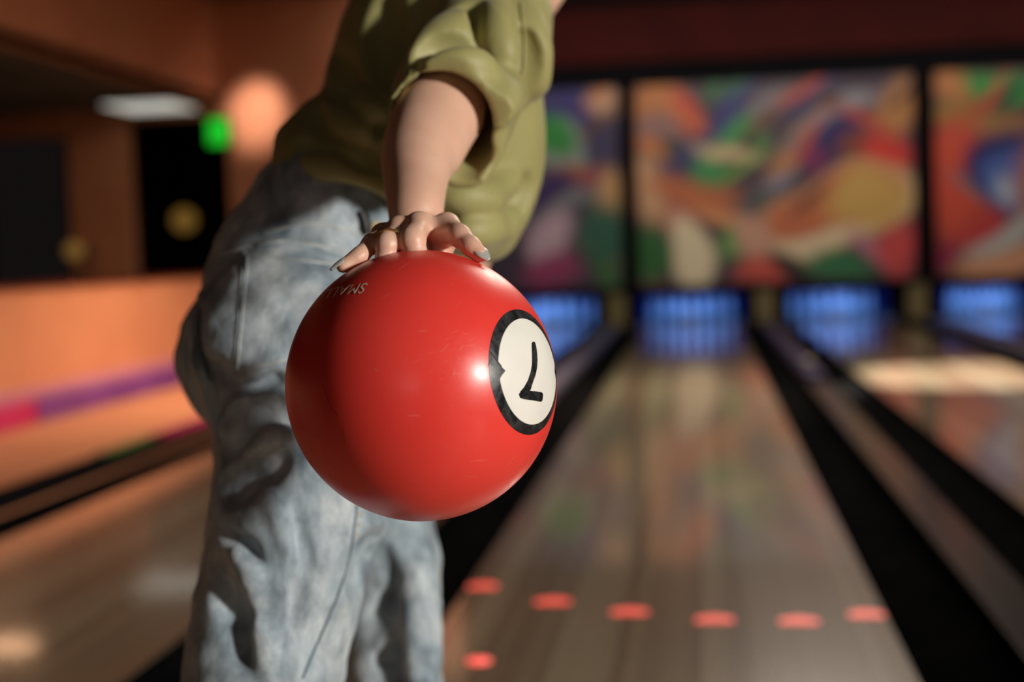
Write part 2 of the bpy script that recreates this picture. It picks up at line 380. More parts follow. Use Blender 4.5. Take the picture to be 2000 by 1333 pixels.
# mural panels (flat print): colour painted per vertex on a fine grid
def srgb(c):
    c = np.array(c)/255.0; return np.where(c <= 0.04045, c/12.92, ((c+0.055)/1.055)**2.4)
def mural(name, x0, x1, z0, z1, base, blobs, label, boost=1.0):
    nx, nz = int((x1-x0)/0.022), int((z1-z0)/0.022)
    e = empty(name, ((x0+x1)/2, YM, z0)); tag(e, label, 'mural', 'mural panels above the pin decks')
    X, Z = np.meshgrid(np.linspace(x0, x1, nx+1), np.linspace(z0, z1, nz+1), indexing='ij')
    yy = YM-0.03
    V = np.stack([X, np.full_like(X, yy), Z], -1).reshape(-1, 3)
    I = np.arange((nx+1)*(nz+1)).reshape(nx+1, nz+1)
    F = np.stack([I[:-1, :-1], I[1:, :-1], I[1:, 1:], I[:-1, 1:]], -1).reshape(-1, 4)
    o = meshobj('picture', V, F, None, e)
    # blobs are given in photo pixels: (cx, cy, rx, ry, angle, colour, softness)
    C = np.tile(srgb(base), (len(V), 1)); s = YM/FPX
    wx = 0.06*np.sin(V[:, 2]*5+V[:, 0]*2); wz = 0.05*np.sin(V[:, 0]*6+1.0)
    rs = random.Random(len(blobs)); pal = [(205, 120, 65), (60, 55, 110), (120, 118, 125), (50, 115, 65), (190, 70, 50), (215, 185, 140), (45, 35, 50), (150, 60, 85), (95, 60, 40)]
    xs = [b[0] for b in blobs]; ys = [b[1] for b in blobs]
    extra = [(rs.uniform(min(xs), max(xs)), rs.uniform(150, 560), rs.uniform(30, 70), rs.uniform(6, 13), rs.choice((35, 45, 55, 25, -20, -35)), rs.choice(pal), .7) for _ in range(15)]
    for cx, cy, rx, ry, an, col, so in [b for i, b in enumerate(blobs) if i < len(blobs)-8]+extra+list(blobs[-8:]):
        c = on_y(cx, cy, yy); a = math.radians(an)
        dx, dz = V[:, 0]+wx-c[0], V[:, 2]+wz-c[2]
        u = (dx*math.cos(a)+dz*math.sin(a))/(rx*s); v = (-dx*math.sin(a)+dz*math.cos(a))/(ry*s)
        d = np.sqrt(u*u+v*v); k = np.clip((1+so-d)/(2*so+1e-6), 0, 1); k = (k*k*(3-2*k))[:, None]
        C = C*(1-k)+srgb(col)*k
    ca = o.data.color_attributes.new('paint', 'FLOAT_COLOR', 'POINT')
    ca.data.foreach_set('color', np.concatenate([np.clip((C*0.94+C.mean(1, keepdims=True)*0.06)*boost*0.90, 0, 0.95), np.ones((len(V), 1))], 1).ravel())
    o.data.materials.append(M['mural'])
    b = 0.05
    for lo, hi in (((x0-b, z0-b), (x1+b, z0)), ((x0-b, z1), (x1+b, z1+b)), ((x0-b, z0), (x0, z1)), ((x1, z0), (x1+b, z1))):
        box('frame_bar', (lo[0], YM-0.06, lo[1]), (hi[0], YM-0.001, hi[1]), M['blackmatte'], e, 0.004)
m = mat('mural_print', (0.5, 0.5, 0.5), 0.45); t = NT(m); a = t.n('ShaderNodeVertexColor', layer_name='paint')
t.l(a.outputs[0], t.b.inputs['Base Color']); M['mural'] = m
def cr(L): return [(980+a/1.961, b/1.961, c/1.961, d/1.961, e, f, g) for a, b, c, d, e, f, g in L]   # measured on an enlarged view
xz = lambda px, py: on_y(px, py, YM)
zt, zb = xz(1500, 155)[2], xz(1500, 553)[2]
B2 = cr([(600, 420, 130, 110, 0, (190, 120, 62), .4), (695, 430, 55, 75, 20, (205, 55, 40), .4), (580, 500, 90, 50, 0, (150, 110, 105), .5),
         (860, 440, 190, 45, 48, (50, 48, 120), .5), (1010, 430, 150, 38, 40, (125, 118, 122), .5), (700, 600, 110, 60, 30, (60, 55, 105), .5),
         (620, 590, 50, 40, 0, (25, 75, 55), .5), (870, 585, 150, 88, 42, (60, 150, 80), .3), (910, 590, 75, 40, 42, (20, 75, 45), .4), (930, 640, 100, 18, 42, (130, 160, 60), .6),
         (1000, 480, 120, 22, 35, (110, 70, 50), .6), (1280, 430, 150, 36, 22, (150, 145, 150), .45), (1290, 540, 130, 75, 25, (32, 22, 95), .4),
         (1090, 580, 120, 38, 52, (190, 135, 80), .5), (1180, 600, 50, 60, 30, (125, 25, 90), .5), (1510, 410, 70, 120, -10, (185, 125, 65), .5), (1400, 570, 110, 60, 10, (130, 60, 45), .5),
         (1490, 585, 90, 70, 0, (220, 45, 32), .4), (560, 740, 80, 150, 10, (215, 165, 120), .5), (760, 750, 170, 60, -12, (200, 110, 62), .5), (1040, 720, 90, 25, 50, (150, 140, 160), .5),
         (1000, 790, 110, 40, 30, (80, 85, 85), .5), (850, 830, 120, 30, -25, (225, 150, 95), .5), (1290, 810, 300, 150, 24, (225, 195, 140), .15),
         (1270, 790, 265, 120, 24, (205, 110, 65), .2), (1390, 760, 135, 110, 10, (215, 170, 85), .35), (1200, 930, 180, 40, 8, (235, 210, 170), .4), (680, 860, 60, 70, 0, (200, 90, 70), .5),
         (720, 970, 75, 150, 18, (240, 225, 185), .3), (870, 930, 55, 60, -30, (110, 165, 85), .5), (960, 930, 70, 90, 10, (215, 160, 135), .5), (570, 990, 70, 120, 25, (38, 105, 50), .4),
         (980, 1045, 90, 45, 0, (215, 80, 60), .5), (1090, 1010, 80, 40, -20, (20, 20, 22), .5), (1290, 1020, 130, 55, -12, (45, 120, 75), .4), (1440, 960, 90, 35, -30, (190, 120, 140), .5), (1530, 940, 70, 100, 0, (215, 70, 70), .5)])
mural('mural_panel', xz(1243, 300)[0], xz(1785, 300)[0], zb, zt, (70, 55, 70), B2, 'wide mural panel of swirling orange, green and cream paint in a black frame', 1.0)
B1 = cr([(240, 430, 110, 90, -20, (50, 42, 110), .5), (385, 380, 75, 55, 0, (195, 150, 115), .4), (235, 570, 120, 100, -35, (140, 150, 140), .2), (215, 530, 100, 65, -40, (45, 140, 60), .3),
         (400, 560, 60, 110, 0, (60, 55, 90), .5), (300, 670, 120, 25, 0, (170, 100, 60), .5), (410, 740, 70, 110, -10, (200, 155, 100), .4), (150, 740, 120, 50, 25, (60, 40, 100), .5), (240, 780, 120, 30, 25, (120, 125, 130), .5),
         (390, 900, 90, 130, 10, (45, 100, 80), .4), (190, 930, 80, 110, -20, (205, 175, 190), .4), (190, 1040, 120, 60, 0, (160, 60, 110), .5), (420, 1040, 50, 60, 0, (60, 110, 60), .5), (-150, 700, 150, 200, 20, (190, 90, 60), .4), (-350, 600, 150, 250, 0, (60, 90, 150), .4)])
mural('mural_panel', on_y(1210, 300, YM)[0]-3.08, xz(1210, 300)[0], zb, zt, (70, 60, 80), B1, 'mural panel with green and violet swirls just right of the olive shirt', 1.0)
B3 = cr([(1720, 340, 90, 60, 0, (190, 120, 60), .5), (1930, 335, 150, 62, -8, (45, 145, 60), .3), (1760, 450, 140, 50, 0, (150, 120, 50), .5), (1900, 480, 100, 40, 0, (160, 110, 70), .5),
         (1740, 720, 120, 240, 0, (215, 75, 48), .35), (1930, 650, 120, 150, 25, (28, 28, 95), .25), (1945, 680, 80, 110, 20, (75, 105, 180), .5), (1950, 720, 40, 60, 20, (170, 185, 205), .6),
         (1830, 880, 100, 50, 40, (200, 55, 60), .5), (1710, 1000, 60, 50, 0, (150, 30, 70), .5), (1930, 900, 160, 45, 30, (190, 190, 185), .4), (1920, 1010, 150, 60, 15, (225, 160, 120), .4), (2200, 700, 180, 240, 10, (200, 120, 60), .4), (2500, 600, 200, 200, 0, (60, 130, 90), .4)])
x3 = xz(1825, 300)[0]
mural('mural_panel', x3, x3+3.15, zb, zt, (90, 60, 60), B3, 'mural panel with a blue oval on red at the right edge', 1.0)

# lamps and signs
e = empty('exit_sign', tuple(on_y(425, 295, 15.1))); tag(e, 'glowing green exit sign beside the dark doorway', 'sign')
a, b = on_y(406, 234, 15.1), on_y(448, 282, 15.1)
box('housing', (a[0]-0.02, 15.10, b[2]-0.02), (b[0]+0.02, 15.19, a[2]+0.02), M['fixture'], e, 0.005)
box('lit_face', (a[0], 15.085, b[2]), (b[0], 15.10, a[2]), M['exit'], e, 0.003)
q0, q1 = on_z(205, 222, ZL), on_z(385, 178, ZL)
x0, x1, y0, y1 = -6.1, -5.36, 14.2, 15.0
e = empty('ceiling_panel_light', ((x0+x1)/2, (y0+y1)/2, ZL)); tag(e, 'pale rectangular light panel on the lounge ceiling beside the doorway', 'light')
box('frame', (x0-0.05, y0-0.05, ZL-0.05), (x1+0.05, y1+0.05, ZL-0.001), M['fixture'], e, 0.005)
box('diffuser', (x0, y0, ZL-0.065), (x1, y1, ZL-0.05), M['panel_lit'], e, 0.003)
def globe(px, py, Y, r, label):
    p = on_y(px, py, Y); e = empty('globe_lamp', tuple(p)); tag(e, label, 'lamp', 'dim round lamps')
    bm = bmesh.new(); bmesh.ops.create_uvsphere(bm, u_segments=20, v_segments=12, radius=r, matrix=Matrix.Translation(p)); bm_obj('globe', bm, M['dim_lamp'], e, True)
    box('bracket', (p[0]-0.03, p[1], p[2]-0.03), (p[0]+0.03, p[1]+0.50, p[2]+0.03), M['fixture'], e)
globe(360, 430, 16.9, 0.15, 'dim amber globe lamp inside the dark doorway')
globe(145, 490, 14.75, 0.10, 'dim globe lamp low on the orange pillar')
area('lounge_light', (-6.3, 12.0, ZL-0.1), (-6.3, 12.5, 0), 10, (1.0, 0.55, 0.3), 0.5, 0.5)
pp = on_y(497, 215, 15.2)
spot('wall_spot', (pp[0]+0.5, 13.2, 3.6), (pp[0]+0.02, 15.2, pp[2]-0.05), 420, (1.0, 0.85, 0.78), 21, 1.0, 0.06)
spot('bulkhead_lamp', (-2.0, 8.0, 3.6), (-5.2, 8.0, 2.9), 30, (1.0, 0.8, 0.6), 110, 1.0, 0.1)
# beam of daylight that falls across the third lane
spot('lane_beam', (1.9, 9.4, 3.6), (1.78, 9.45, 0.0), 5500, (1.0, 0.92, 0.78), 30, 0.2, 0.04)
# ------------------------------------------------------------------ the ball
BR = 0.1080
BC = P(824, 753, 1.136)
ef = _n(CPOS-BC); er = _n((CM@np.array([1.0, 0, 0]))-ef*((CM@np.array([1.0, 0, 0]))@ef)); eu = np.cross(ef, er)
def on_ball(px, py, lift=0.0):
    d = _n(ray(px, py)); oc = CPOS-BC; b = oc@d; c = oc@oc-BR*BR; q = b*b-c
    if q < 0: s = -b
    else: s = -b-math.sqrt(q)
    n = _n(CPOS+d*s-BC); return BC+n*(BR+lift)
ball = empty('bowling_ball', tuple(BC-np.array([0, 0, BR])))
tag(ball, 'large red bowling ball with a black and white number sticker, held by the player', 'ball')
bm = bmesh.new(); bmesh.ops.create_icosphere(bm, subdivisions=6, radius=BR, matrix=Matrix.Translation(BC)); bm_obj('shell', bm, M['ball'], ball, True)
sn = _n(0.802*er+0.105*eu+0.588*ef); su = _n(eu-sn*(eu@sn)); sr = np.cross(su, sn)
def patch(name, rfun, lift, mt, r0=None, nr=14, nphi=160):
    V = []; F = []
    for i in range(nr+1):
        for k in range(nphi):
            ph = 2*math.pi*k/nphi; R = rfun(ph); q = (r0 if r0 else 0.0); a = q+(R-q)*i/nr
            n = sn*math.cos(a)+(sr*math.cos(ph)+su*math.sin(ph))*math.sin(a)
            V.append(BC+n*(BR+lift))
    for i in range(nr):
        for k in range(nphi): F.append((i*nphi+k, i*nphi+(k+1) % nphi, (i+1)*nphi+(k+1) % nphi, (i+1)*nphi+k))
    # skirt down to the ball
    b1 = nr*nphi; b0 = len(V); V += [V[b1+k] for k in range(nphi)]; s0 = len(V)      # own rim vertices keep the face shading flat
    for k in range(nphi): V.append(BC+_n(V[b0+k]-BC)*(BR-0.0001))
    for k in range(nphi): F.append((b0+k, b0+(k+1) % nphi, s0+(k+1) % nphi, s0+k))
    return meshobj(name, V, F, mt, ball, True)
AO, AI = math.radians(26.4), math.radians(22.0)
patch('sticker_ring', lambda ph: AO, 0.00025, M['st_black'])
def notch(ph):
    r = AI
    for c, w, dpt in ((math.radians(180), 0.14, 0.15), (0.0, 0.15, 0.10)):
        d = abs((ph-c+math.pi) % (2*math.pi)-math.pi)
        if d < w: r -= AI*dpt*(1-d/w)
    return r
patch('sticker_face', notch, 0.00040, M['st_white'])
k4 = lambda x, y: (900+x/4.445, 580+y/4.445)
stem = [((620, 392), (632, 391)), ((612, 402), (641, 400)), ((611, 430), (650, 432)), ((612, 475), (657, 480)), ((614, 540), (662, 548)), ((612, 600), (658, 615)),
        ((600, 660), (645, 680)), ((578, 725), (622, 742)), ((545, 785), (605, 800)), ((515, 820), (594, 818)), ((500, 850), (588, 860)), ((512, 878), (580, 893))]
bar = [((500, 850), (512, 880)), ((560, 815), (545, 889)), ((594, 816), (580, 896)), ((640, 820), (640, 903)), ((680, 826), (680, 911)), ((697, 830), (694, 911)), ((707, 840), (703, 900)), ((709, 855), (706, 885))]
V = []; F = []
for strip in (stem, bar):
    b0 = len(V)
    for l, r in strip:
        for tt in (0, 0.33, 0.67, 1): V.append(on_ball(*k4(l[0]+(r[0]-l[0])*tt, l[1]+(r[1]-l[1])*tt), 0.00055 if strip is stem else 0.00057))
    for i in range(len(strip)-1):
        for j in range(3): F.append((b0+4*i+j, b0+4*i+j+1, b0+4*i+j+5, b0+4*i+j+4))
o = meshobj('numeral', V, F, M['st_black'], ball); tag(o, 'black numeral seven, upside down')
# wrinkle on the sticker ring
def strip_on_ball(name, polys, mt, lift):
    V = []; F = []
    for pts, wd in polys:
        q = [on_ball(x, y, lift) for x, y in pts]; b0 = len(V)
        for i, p_ in enumerate(q):
            tg = _n(q[min(i+1, len(q)-1)]-q[max(i-1, 0)]); sd = np.cross(_n(p_-BC), tg); ww = wd*(0.25+0.75*math.sin(math.pi*(i+0.5)/len(q)))
            V += [p_+sd*ww/2, p_-sd*ww/2]
        for i in range(len(q)-1): F.append((b0+2*i, b0+2*i+1, b0+2*i+3, b0+2*i+2))
    return meshobj(name, V, F, mt, ball)
strip_on_ball('sticker_crease', [([k4(258, 478), k4(290, 525), k4(325, 575), k4(352, 608)], 0.0009), ([k4(265, 540), k4(245, 580), k4(232, 610)], 0.0003)], M['hole'], 0.0007)
# lettering
cu = bpy.data.curves.new('t', 'FONT'); cu.body = 'SMALL'; cu.size = 1.0; cu.shear = 0.0; cu.space_character = 1.05
to = bpy.data.objects.new('t', cu); COL.objects.link(to); dg = bpy.context.evaluated_depsgraph_get()
tm = bpy.data.meshes.new_from_object(to.evaluated_get(dg)); bpy.data.objects.remove(to)
tv = np.array([v.co[:2] for v in tm.vertices]); tv -= tv.min(0); tv /= tv.max(0)
tf = [tuple(p_.vertices) for p_ in tm.polygons]
LV = []
for x, y in tv:
    bx, by = 719.5-79.5*x, 553.5+13.5*x+3.0*math.sin(math.pi*x)*-1
    LV.append(on_ball(bx-11.5*y, by+20.0*y, 0.0003))
meshobj('size_lettering', LV, tf, M['letter'], ball)
# scuffs
sc = []; sd_ = []
k2 = lambda x, y: (540+x/2.381, 470+y/2.381)
for a, b in (((478, 274), (528, 246)), ((560, 140), (620, 100)), ((660, 422), (700, 420)), ((850, 515), (868, 488)), ((836, 570), (850, 545)), ((820, 635), (830, 605)), ((455, 600), (478, 607)),
             ((900, 1030), (970, 1018)), ((865, 1095), (935, 1103)), ((940, 1030), (985, 1020)), ((800, 480), (770, 515)), ((760, 515), (780, 512)), ((610, 815), (665, 815)), ((1040, 1075), (1090, 1030)), ((1090, 1020), (1110, 1005))):
    sc.append(([k2(a[0]+(b[0]-a[0])*s, a[1]+(b[1]-a[1])*s) for s in (0, .33, .67, 1)], 0.00032))
for i in range(70):
    x, y = random.gauss(860, 120), random.gauss(560, 170); an = random.uniform(-0.2, 1.3) if random.random() < .7 else random.uniform(0, 3.14); L = random.uniform(10, 55); cv = random.uniform(-6, 6)
    if (x-675)**2+(y-675)**2 > 560**2 or x > 960: continue
    sc.append(([k2(x+math.cos(an)*L*s+cv*math.sin(3.14*s), y-math.sin(an)*L*s) for s in (0, .25, .5, .75, 1)], random.uniform(0.00008, 0.00018)))
sd_ = [([k2(215, 670), k2(235, 730), k2(255, 775), k2(290, 825)], 0.0004), ([k2(305, 860), k2(312, 910), k2(318, 945)], 0.00025)]
for nm, L_, mt in (('scuff_marks', sc, M['scuff']), ('dark_scuff', sd_, M['scuffdark'])):
    o = strip_on_ball(nm, L_, mt, 0.00012); o['kind'] = 'stuff'

# ------------------------------------------------------------------ the player: smooth blended volumes turned into meshes
class Field:
    def __init__(s, pts, h, pad):
        pts = np.array(pts); s.lo = pts.min(0)-pad; s.h = h
        s.n = np.ceil((pts.max(0)+pad-s.lo)/h).astype(int)+1
        s.F = np.full(s.n, 1.0, np.float32)
        s.ax = [s.lo[i]+h*np.arange(s.n[i]) for i in range(3)]
    def sl(s, lo, hi):
        a = np.clip(np.floor((lo-s.lo)/s.h).astype(int), 0, s.n); b = np.clip(np.ceil((hi-s.lo)/s.h).astype(int)+1, 0, s.n)
        S = tuple(slice(a[i], b[i]) for i in range(3))
        G = np.meshgrid(*[s.ax[i][S[i]].astype(np.float32) for i in range(3)], indexing='ij')
        return S, G
    def comb(s, S, d, k, mode):
        A = s.F[S]
        if mode == 'add':
            hh = np.clip(0.5+0.5*(A-d)/k, 0, 1); s.F[S] = A*(1-hh)+d*hh-k*hh*(1-hh)
        else:
            d = -d; hh = np.clip(0.5-0.5*(A-d)/k, 0, 1); s.F[S] = A*(1-hh)+d*hh+k*hh*(1-hh)
    def cone(s, a, b, ra, rb, k=0.01, mode='add'):
        a = np.asarray(a, float); b = np.asarray(b, float); m = max(ra, rb)+k+4*s.h
        S, (X, Y, Z) = s.sl(np.minimum(a, b)-m, np.maximum(a, b)+m)
        if min(X.shape) == 0: return
        ab = b-a; L2 = max(ab@ab, 1e-9)
        tt = np.clip(((X-a[0])*ab[0]+(Y-a[1])*ab[1]+(Z-a[2])*ab[2])/L2, 0, 1)
        d = np.sqrt((X-a[0]-tt*ab[0])**2+(Y-a[1]-tt*ab[1])**2+(Z-a[2]-tt*ab[2])**2)-(ra+(rb-ra)*tt)
        s.comb(S, d, k, mode)
    def chain(s, pts, rs, k=0.01, mode='add', sub=5):
        Q = np.array([np.append(p_, r_) for p_, r_ in zip(pts, rs)], float); n = len(Q)
        if n > 2:                                   # smooth the path through the points
            E = np.vstack([2*Q[0]-Q[1], Q, 2*Q[-1]-Q[-2]]); out = []
            for i in range(n-1):
                p0, p1, p2, p3 = E[i:i+4]
                for u in np.arange(sub)/sub: out.append(0.5*(2*p1+(p2-p0)*u+(2*p0-5*p1+4*p2-p3)*u*u+(3*p1-p0-3*p2+p3)*u**3))
            Q = np.array(out+[Q[-1]])
        m = Q[:, 3].max()+k+4*s.h; S, (X, Y, Z) = s.sl(Q[:, :3].min(0)-m, Q[:, :3].max(0)+m)
        if min(X.shape) == 0: return
        D = np.full(X.shape, 1.0, np.float32)
        for a, b in zip(Q[:-1], Q[1:]):
            ab = b[:3]-a[:3]; L2 = max(ab@ab, 1e-9)
            tt = np.clip(((X-a[0])*ab[0]+(Y-a[1])*ab[1]+(Z-a[2])*ab[2])/L2, 0, 1)
            D = np.minimum(D, np.sqrt((X-a[0]-tt*ab[0])**2+(Y-a[1]-tt*ab[1])**2+(Z-a[2]-tt*ab[2])**2)-(a[3]+(b[3]-a[3])*tt))
        s.comb(S, D, k, mode)
    def ell(s, c, axes, rad, k=0.01, mode='add'):
        c = np.asarray(c, float); A = np.array([_n(x) for x in axes]); m = max(rad)+k+4*s.h
        S, G = s.sl(c-m, c+m)
        if min(G[0].shape) == 0: return
        q = [G[i]-c[i] for i in range(3)]
        uu = [(A[j][0]*q[0]+A[j][1]*q[1]+A[j][2]*q[2]) for j in range(3)]
        k0 = np.sqrt(sum((uu[j]/rad[j])**2 for j in range(3))); k1 = np.sqrt(sum((uu[j]/rad[j]**2)**2 for j in range(3)))+1e-9
        s.comb(S, k0*(k0-1)/k1, k, mode)
    def plane_cut(s, p, n, k=0.004):     # remove everything on the side n points to
        n = _n(n); X, Y, Z = np.meshgrid(*[a_.astype(np.float32) for a_ in s.ax], indexing='ij')
        d = (X-p[0])*n[0]+(Y-p[1])*n[1]+(Z-p[2])*n[2]; s.F = np.maximum(s.F, d)
    def wobble(s, amp, fr, seed, n=10, axis=None):
        r = np.random.default_rng(seed); X, Y, Z = np.meshgrid(*[a_.astype(np.float32) for a_ in s.ax], indexing='ij'); W = np.zeros_like(X)
        for i in range(n):
            v_ = r.normal(size=3); v_ = _n(v_)*fr*r.uniform(0.5, 1.6)
            if axis is not None: v_ = v_-np.asarray(axis)*(v_@np.asarray(axis))*0.75
            W += np.sin(X*v_[0]+Y*v_[1]+Z*v_[2]+r.uniform(0, 6.28)+1.2*np.sin(X*v_[1]*.6+Z*v_[0]*.6))
        s.F += (amp/math.sqrt(n)*W).astype(np.float32)
    def mesh(s, smooth=2):
        F = s.F; I = F < 0; nx, ny, nz = [q-1 for q in F.shape]
        cnt = np.zeros((nx, ny, nz), np.int8)
        for dx in (0, 1):
            for dy in (0, 1):
                for dz in (0, 1): cnt += I[dx:dx+nx, dy:dy+ny, dz:dz+nz]
        mix = (cnt > 0) & (cnt < 8); C = np.argwhere(mix); idx = np.full((nx, ny, nz), -1, np.int64); idx[mix] = np.arange(len(C))
        acc = np.zeros((len(C), 3)); num = np.zeros(len(C))
        for ax in range(3):
            o1, o2 = [q for q in range(3) if q != ax]
            for p_ in (0, 1):
                for q_ in (0, 1):
                    off = np.zeros(3, int); off[o1] = p_; off[o2] = q_; of2 = off.copy(); of2[ax] = 1
                    A = C+off; B = C+of2; fa = F[A[:, 0], A[:, 1], A[:, 2]]; fb = F[B[:, 0], B[:, 1], B[:, 2]]
                    cr_ = (fa < 0) != (fb < 0); tt = np.where(cr_, fa/(fa-fb+1e-12), 0)
                    pos = off+np.eye(3, dtype=int)[ax]*tt[:, None]
                    acc += np.where(cr_[:, None], pos, 0); num += cr_
        V = (C+acc/num[:, None])*s.h+s.lo
        faces = []
        for ax in range(3):
            o1, o2 = (ax+1) % 3, (ax+2) % 3
            a = [slice(None)]*3; b = [slice(None)]*3; a[ax] = slice(0, -1); b[ax] = slice(1, None)
            ch = I[tuple(a)] != I[tuple(b)]; E = np.argwhere(ch)
            E = E[(E[:, o1] > 0) & (E[:, o2] > 0) & (E[:, o1] < F.shape[o1]-1) & (E[:, o2] < F.shape[o2]-1)]
            ins = I[E[:, 0], E[:, 1], E[:, 2]]
            def cell(d1, d2): q = E.copy(); q[:, o1] -= d1; q[:, o2] -= d2; return idx[q[:, 0], q[:, 1], q[:, 2]]
            Q = np.stack([cell(1, 1), cell(0, 1), cell(0, 0), cell(1, 0)], 1); Q[~ins] = Q[~ins][:, ::-1]; faces.append(Q)
        Fc = np.concatenate(faces)
        for _ in range(smooth):
            S_ = np.zeros_like(V); N_ = np.zeros(len(V))
            for j in range(4):
                for k_ in ((j+1) % 4, (j-1) % 4): np.add.at(S_, Fc[:, j], V[Fc[:, k_]]); np.add.at(N_, Fc[:, j], 1)
            V = 0.5*V+0.5*S_/N_[:, None]
        return V, Fc
def np_mesh(name, V, Fc, mt, parent):
    me = bpy.data.meshes.new(name); me.vertices.add(len(V)); me.vertices.foreach_set('co', np.asarray(V, np.float32).ravel())
    me.loops.add(Fc.size); me.loops.foreach_set('vertex_index', Fc.ravel().astype(np.int32))
    me.polygons.add(len(Fc)); me.polygons.foreach_set('loop_start', np.arange(0, Fc.size, 4, dtype=np.int32))
    me.polygons.foreach_set('use_smooth', np.ones(len(Fc), bool)); me.update(calc_edges=True); me.validate()
    me.materials.append(mt); o = bpy.data.objects.new(name, me); link(o, parent); o.location = -parent.location; return o
def bvh_of(V, Fc): return BVHTree.FromPolygons([tuple(v) for v in V], [tuple(f) for f in Fc.tolist()])
def cast(bv, px, py):
    d = ray(px, py); h = bv.ray_cast(Vector(CPOS), Vector(_n(d)))
    return (np.array(h[0]), np.array(h[1])) if h[0] is not None else (None, None)
def resample(pts, step):
    out = []
    for i in range(len(pts)-1):
        a, b = np.array(pts[i], float), np.array(pts[i+1], float); n = max(1, int(np.linalg.norm(b-a)/step))
        out += [a+(b-a)*j/n for j in range(n)]
    return out+[np.array(pts[-1], float)]
def folds(F, bv, L):
    for sgn, r, pts in L:
        q = []
        for x, y in resample(pts, 8):
            p_, n_ = cast(bv, x, y)
            if p_ is not None and (not q or np.linalg.norm(p_-q[-1][0]) < 0.08): q.append((p_, n_))
        n = len(q)
        for i in range(n-1):
            w0 = r*(0.35+0.65*math.sin(math.pi*(i+0.5)/n)); w1 = r*(0.35+0.65*math.sin(math.pi*(i+1.5)/n))
            if sgn > 0: F.cone(q[i][0]-q[i][1]*w0*0.55, q[i+1][0]-q[i+1][1]*w1*0.55, w0, w1, r*0.9)
            else: F.cone(q[i][0]+q[i][1]*w0*0.45, q[i+1][0]+q[i+1][1]*w1*0.45, w0, w1, r*0.9, 'sub')

def off_ball(p_, r, exact=False):
    v = p_-BC; L = np.linalg.norm(v); t_ = BR+r-0.0006
    return BC+v/L*t_ if (exact or L < t_) else p_

rknee = P(505, 1350, 1.45); rank = np.array([rknee[0]-0.02, rknee[1]-0.06, 0.085])
lknee = P(770, 1250, 1.73); lank = np.array([lknee[0]+0.01, lknee[1]+0.02, 0.085])
person = empty('person', (float(rank[0]), float(rank[1]), 0.0))
tag(person, 'person in olive blouse and light jeans, bending forward and holding the red ball', 'person')

# --- body
sh_r = P(955, 55, 1.53); el_r = P(850, 222, 1.385); wr = P(812, 404, 1.235)
neck0 = P(1008, -12, 1.68); head = P(1165, -285, 1.71)
bdy = Field([P(300, 1400, 1.3), P(900, -400, 1.9), P(1350, -480, 1.6), P(1350, -480, 1.9), rank-0.05, lank-0.05, P(850, 900, 1.75), P(500, 600, 1.3)], 0.006, 0.14)
upv = np.array([0, 0, 1.0]); fw = _n(np.array([0.55, 0.80, 0])); rt = np.array([fw[1], -fw[0], 0])
bdy.chain([P(640, 470, 1.57), P(800, 260, 1.61), P(900, 60, 1.65)], [0.072, 0.085, 0.085], 0.05)
bdy.cone(P(600, 610, 1.56), P(640, 470, 1.57), 0.09, 0.072, 0.05)
bdy.chain([P(900, 60, 1.62), sh_r, el_r], [0.06, 0.045, 0.034], 0.03)
lsh = P(960, 40, 1.76); lel = P(945, 330, 1.84); lwr = P(870, 690, 1.78)
bdy.chain([P(900, 60, 1.65), lsh, lel, lwr, P(840, 800, 1.75)], [0.06, 0.045, 0.036, 0.026, 0.02], 0.02)
for i, dx in enumerate((-22, -7, 8, 22)): bdy.chain([P(840+dx*.6, 800, 1.75), P(830+dx, 850, 1.75), P(815+dx, 885, 1.76)], [0.011, 0.009, 0.007], 0.006)
bdy.chain([P(855, 770, 1.74), P(878, 805, 1.73), P(876, 835, 1.73)], [0.012, 0.010, 0.008], 0.006)
bdy.chain([P(900, 40, 1.66), neck0, P(1100, -160, 1.70)], [0.07, 0.050, 0.052], 0.03)
bdy.ell(head, (rt, _n(fw*0.6+upv*0.8), np.cross(rt, _n(fw*0.6+upv*0.8))), (0.075, 0.115, 0.095), 0.03)
hu = _n(fw*0.6+upv*0.8); hf = np.cross(hu, rt)
hf = hf if hf@fw > 0 else -hf
bdy.cone(head+hf*0.085-hu*0.005, head+hf*0.105-hu*0.03, 0.008, 0.013, 0.012)          # nose
bdy.cone(head+hf*0.06-hu*0.085, head+hf*0.075-hu*0.095, 0.03, 0.02, 0.03)             # chin
bdy.cone(head+hf*0.09-hu*0.058-rt*0.018, head+hf*0.09-hu*0.058+rt*0.018, 0.007, 0.007, 0.006)
for s_ in (-1, 1):
    bdy.ell(head+rt*s_*0.078-hu*0.01, (rt, hu, hf), (0.008, 0.03, 0.017), 0.006)
    bdy.cone(head+hf*0.088+rt*s_*0.016+hu*0.022, head+hf*0.075+rt*s_*0.048+hu*0.022, 0.008, 0.007, 0.012)
rh, lh = P(612, 700, 1.48), P(600, 690, 1.64)
bdy.chain([rh, rknee, rank], [0.070, 0.050, 0.036], 0.03); bdy.chain([lh, lknee, lank], [0.060, 0.028, 0.030], 0.03)
for a_ in (rank, lank): bdy.cone(a_-np.array([0, 0, .03])-fw*0.02, a_-np.array([0, 0, .05])+fw*0.15, 0.03, 0.024, 0.02)
BV, BF = bdy.mesh(2)
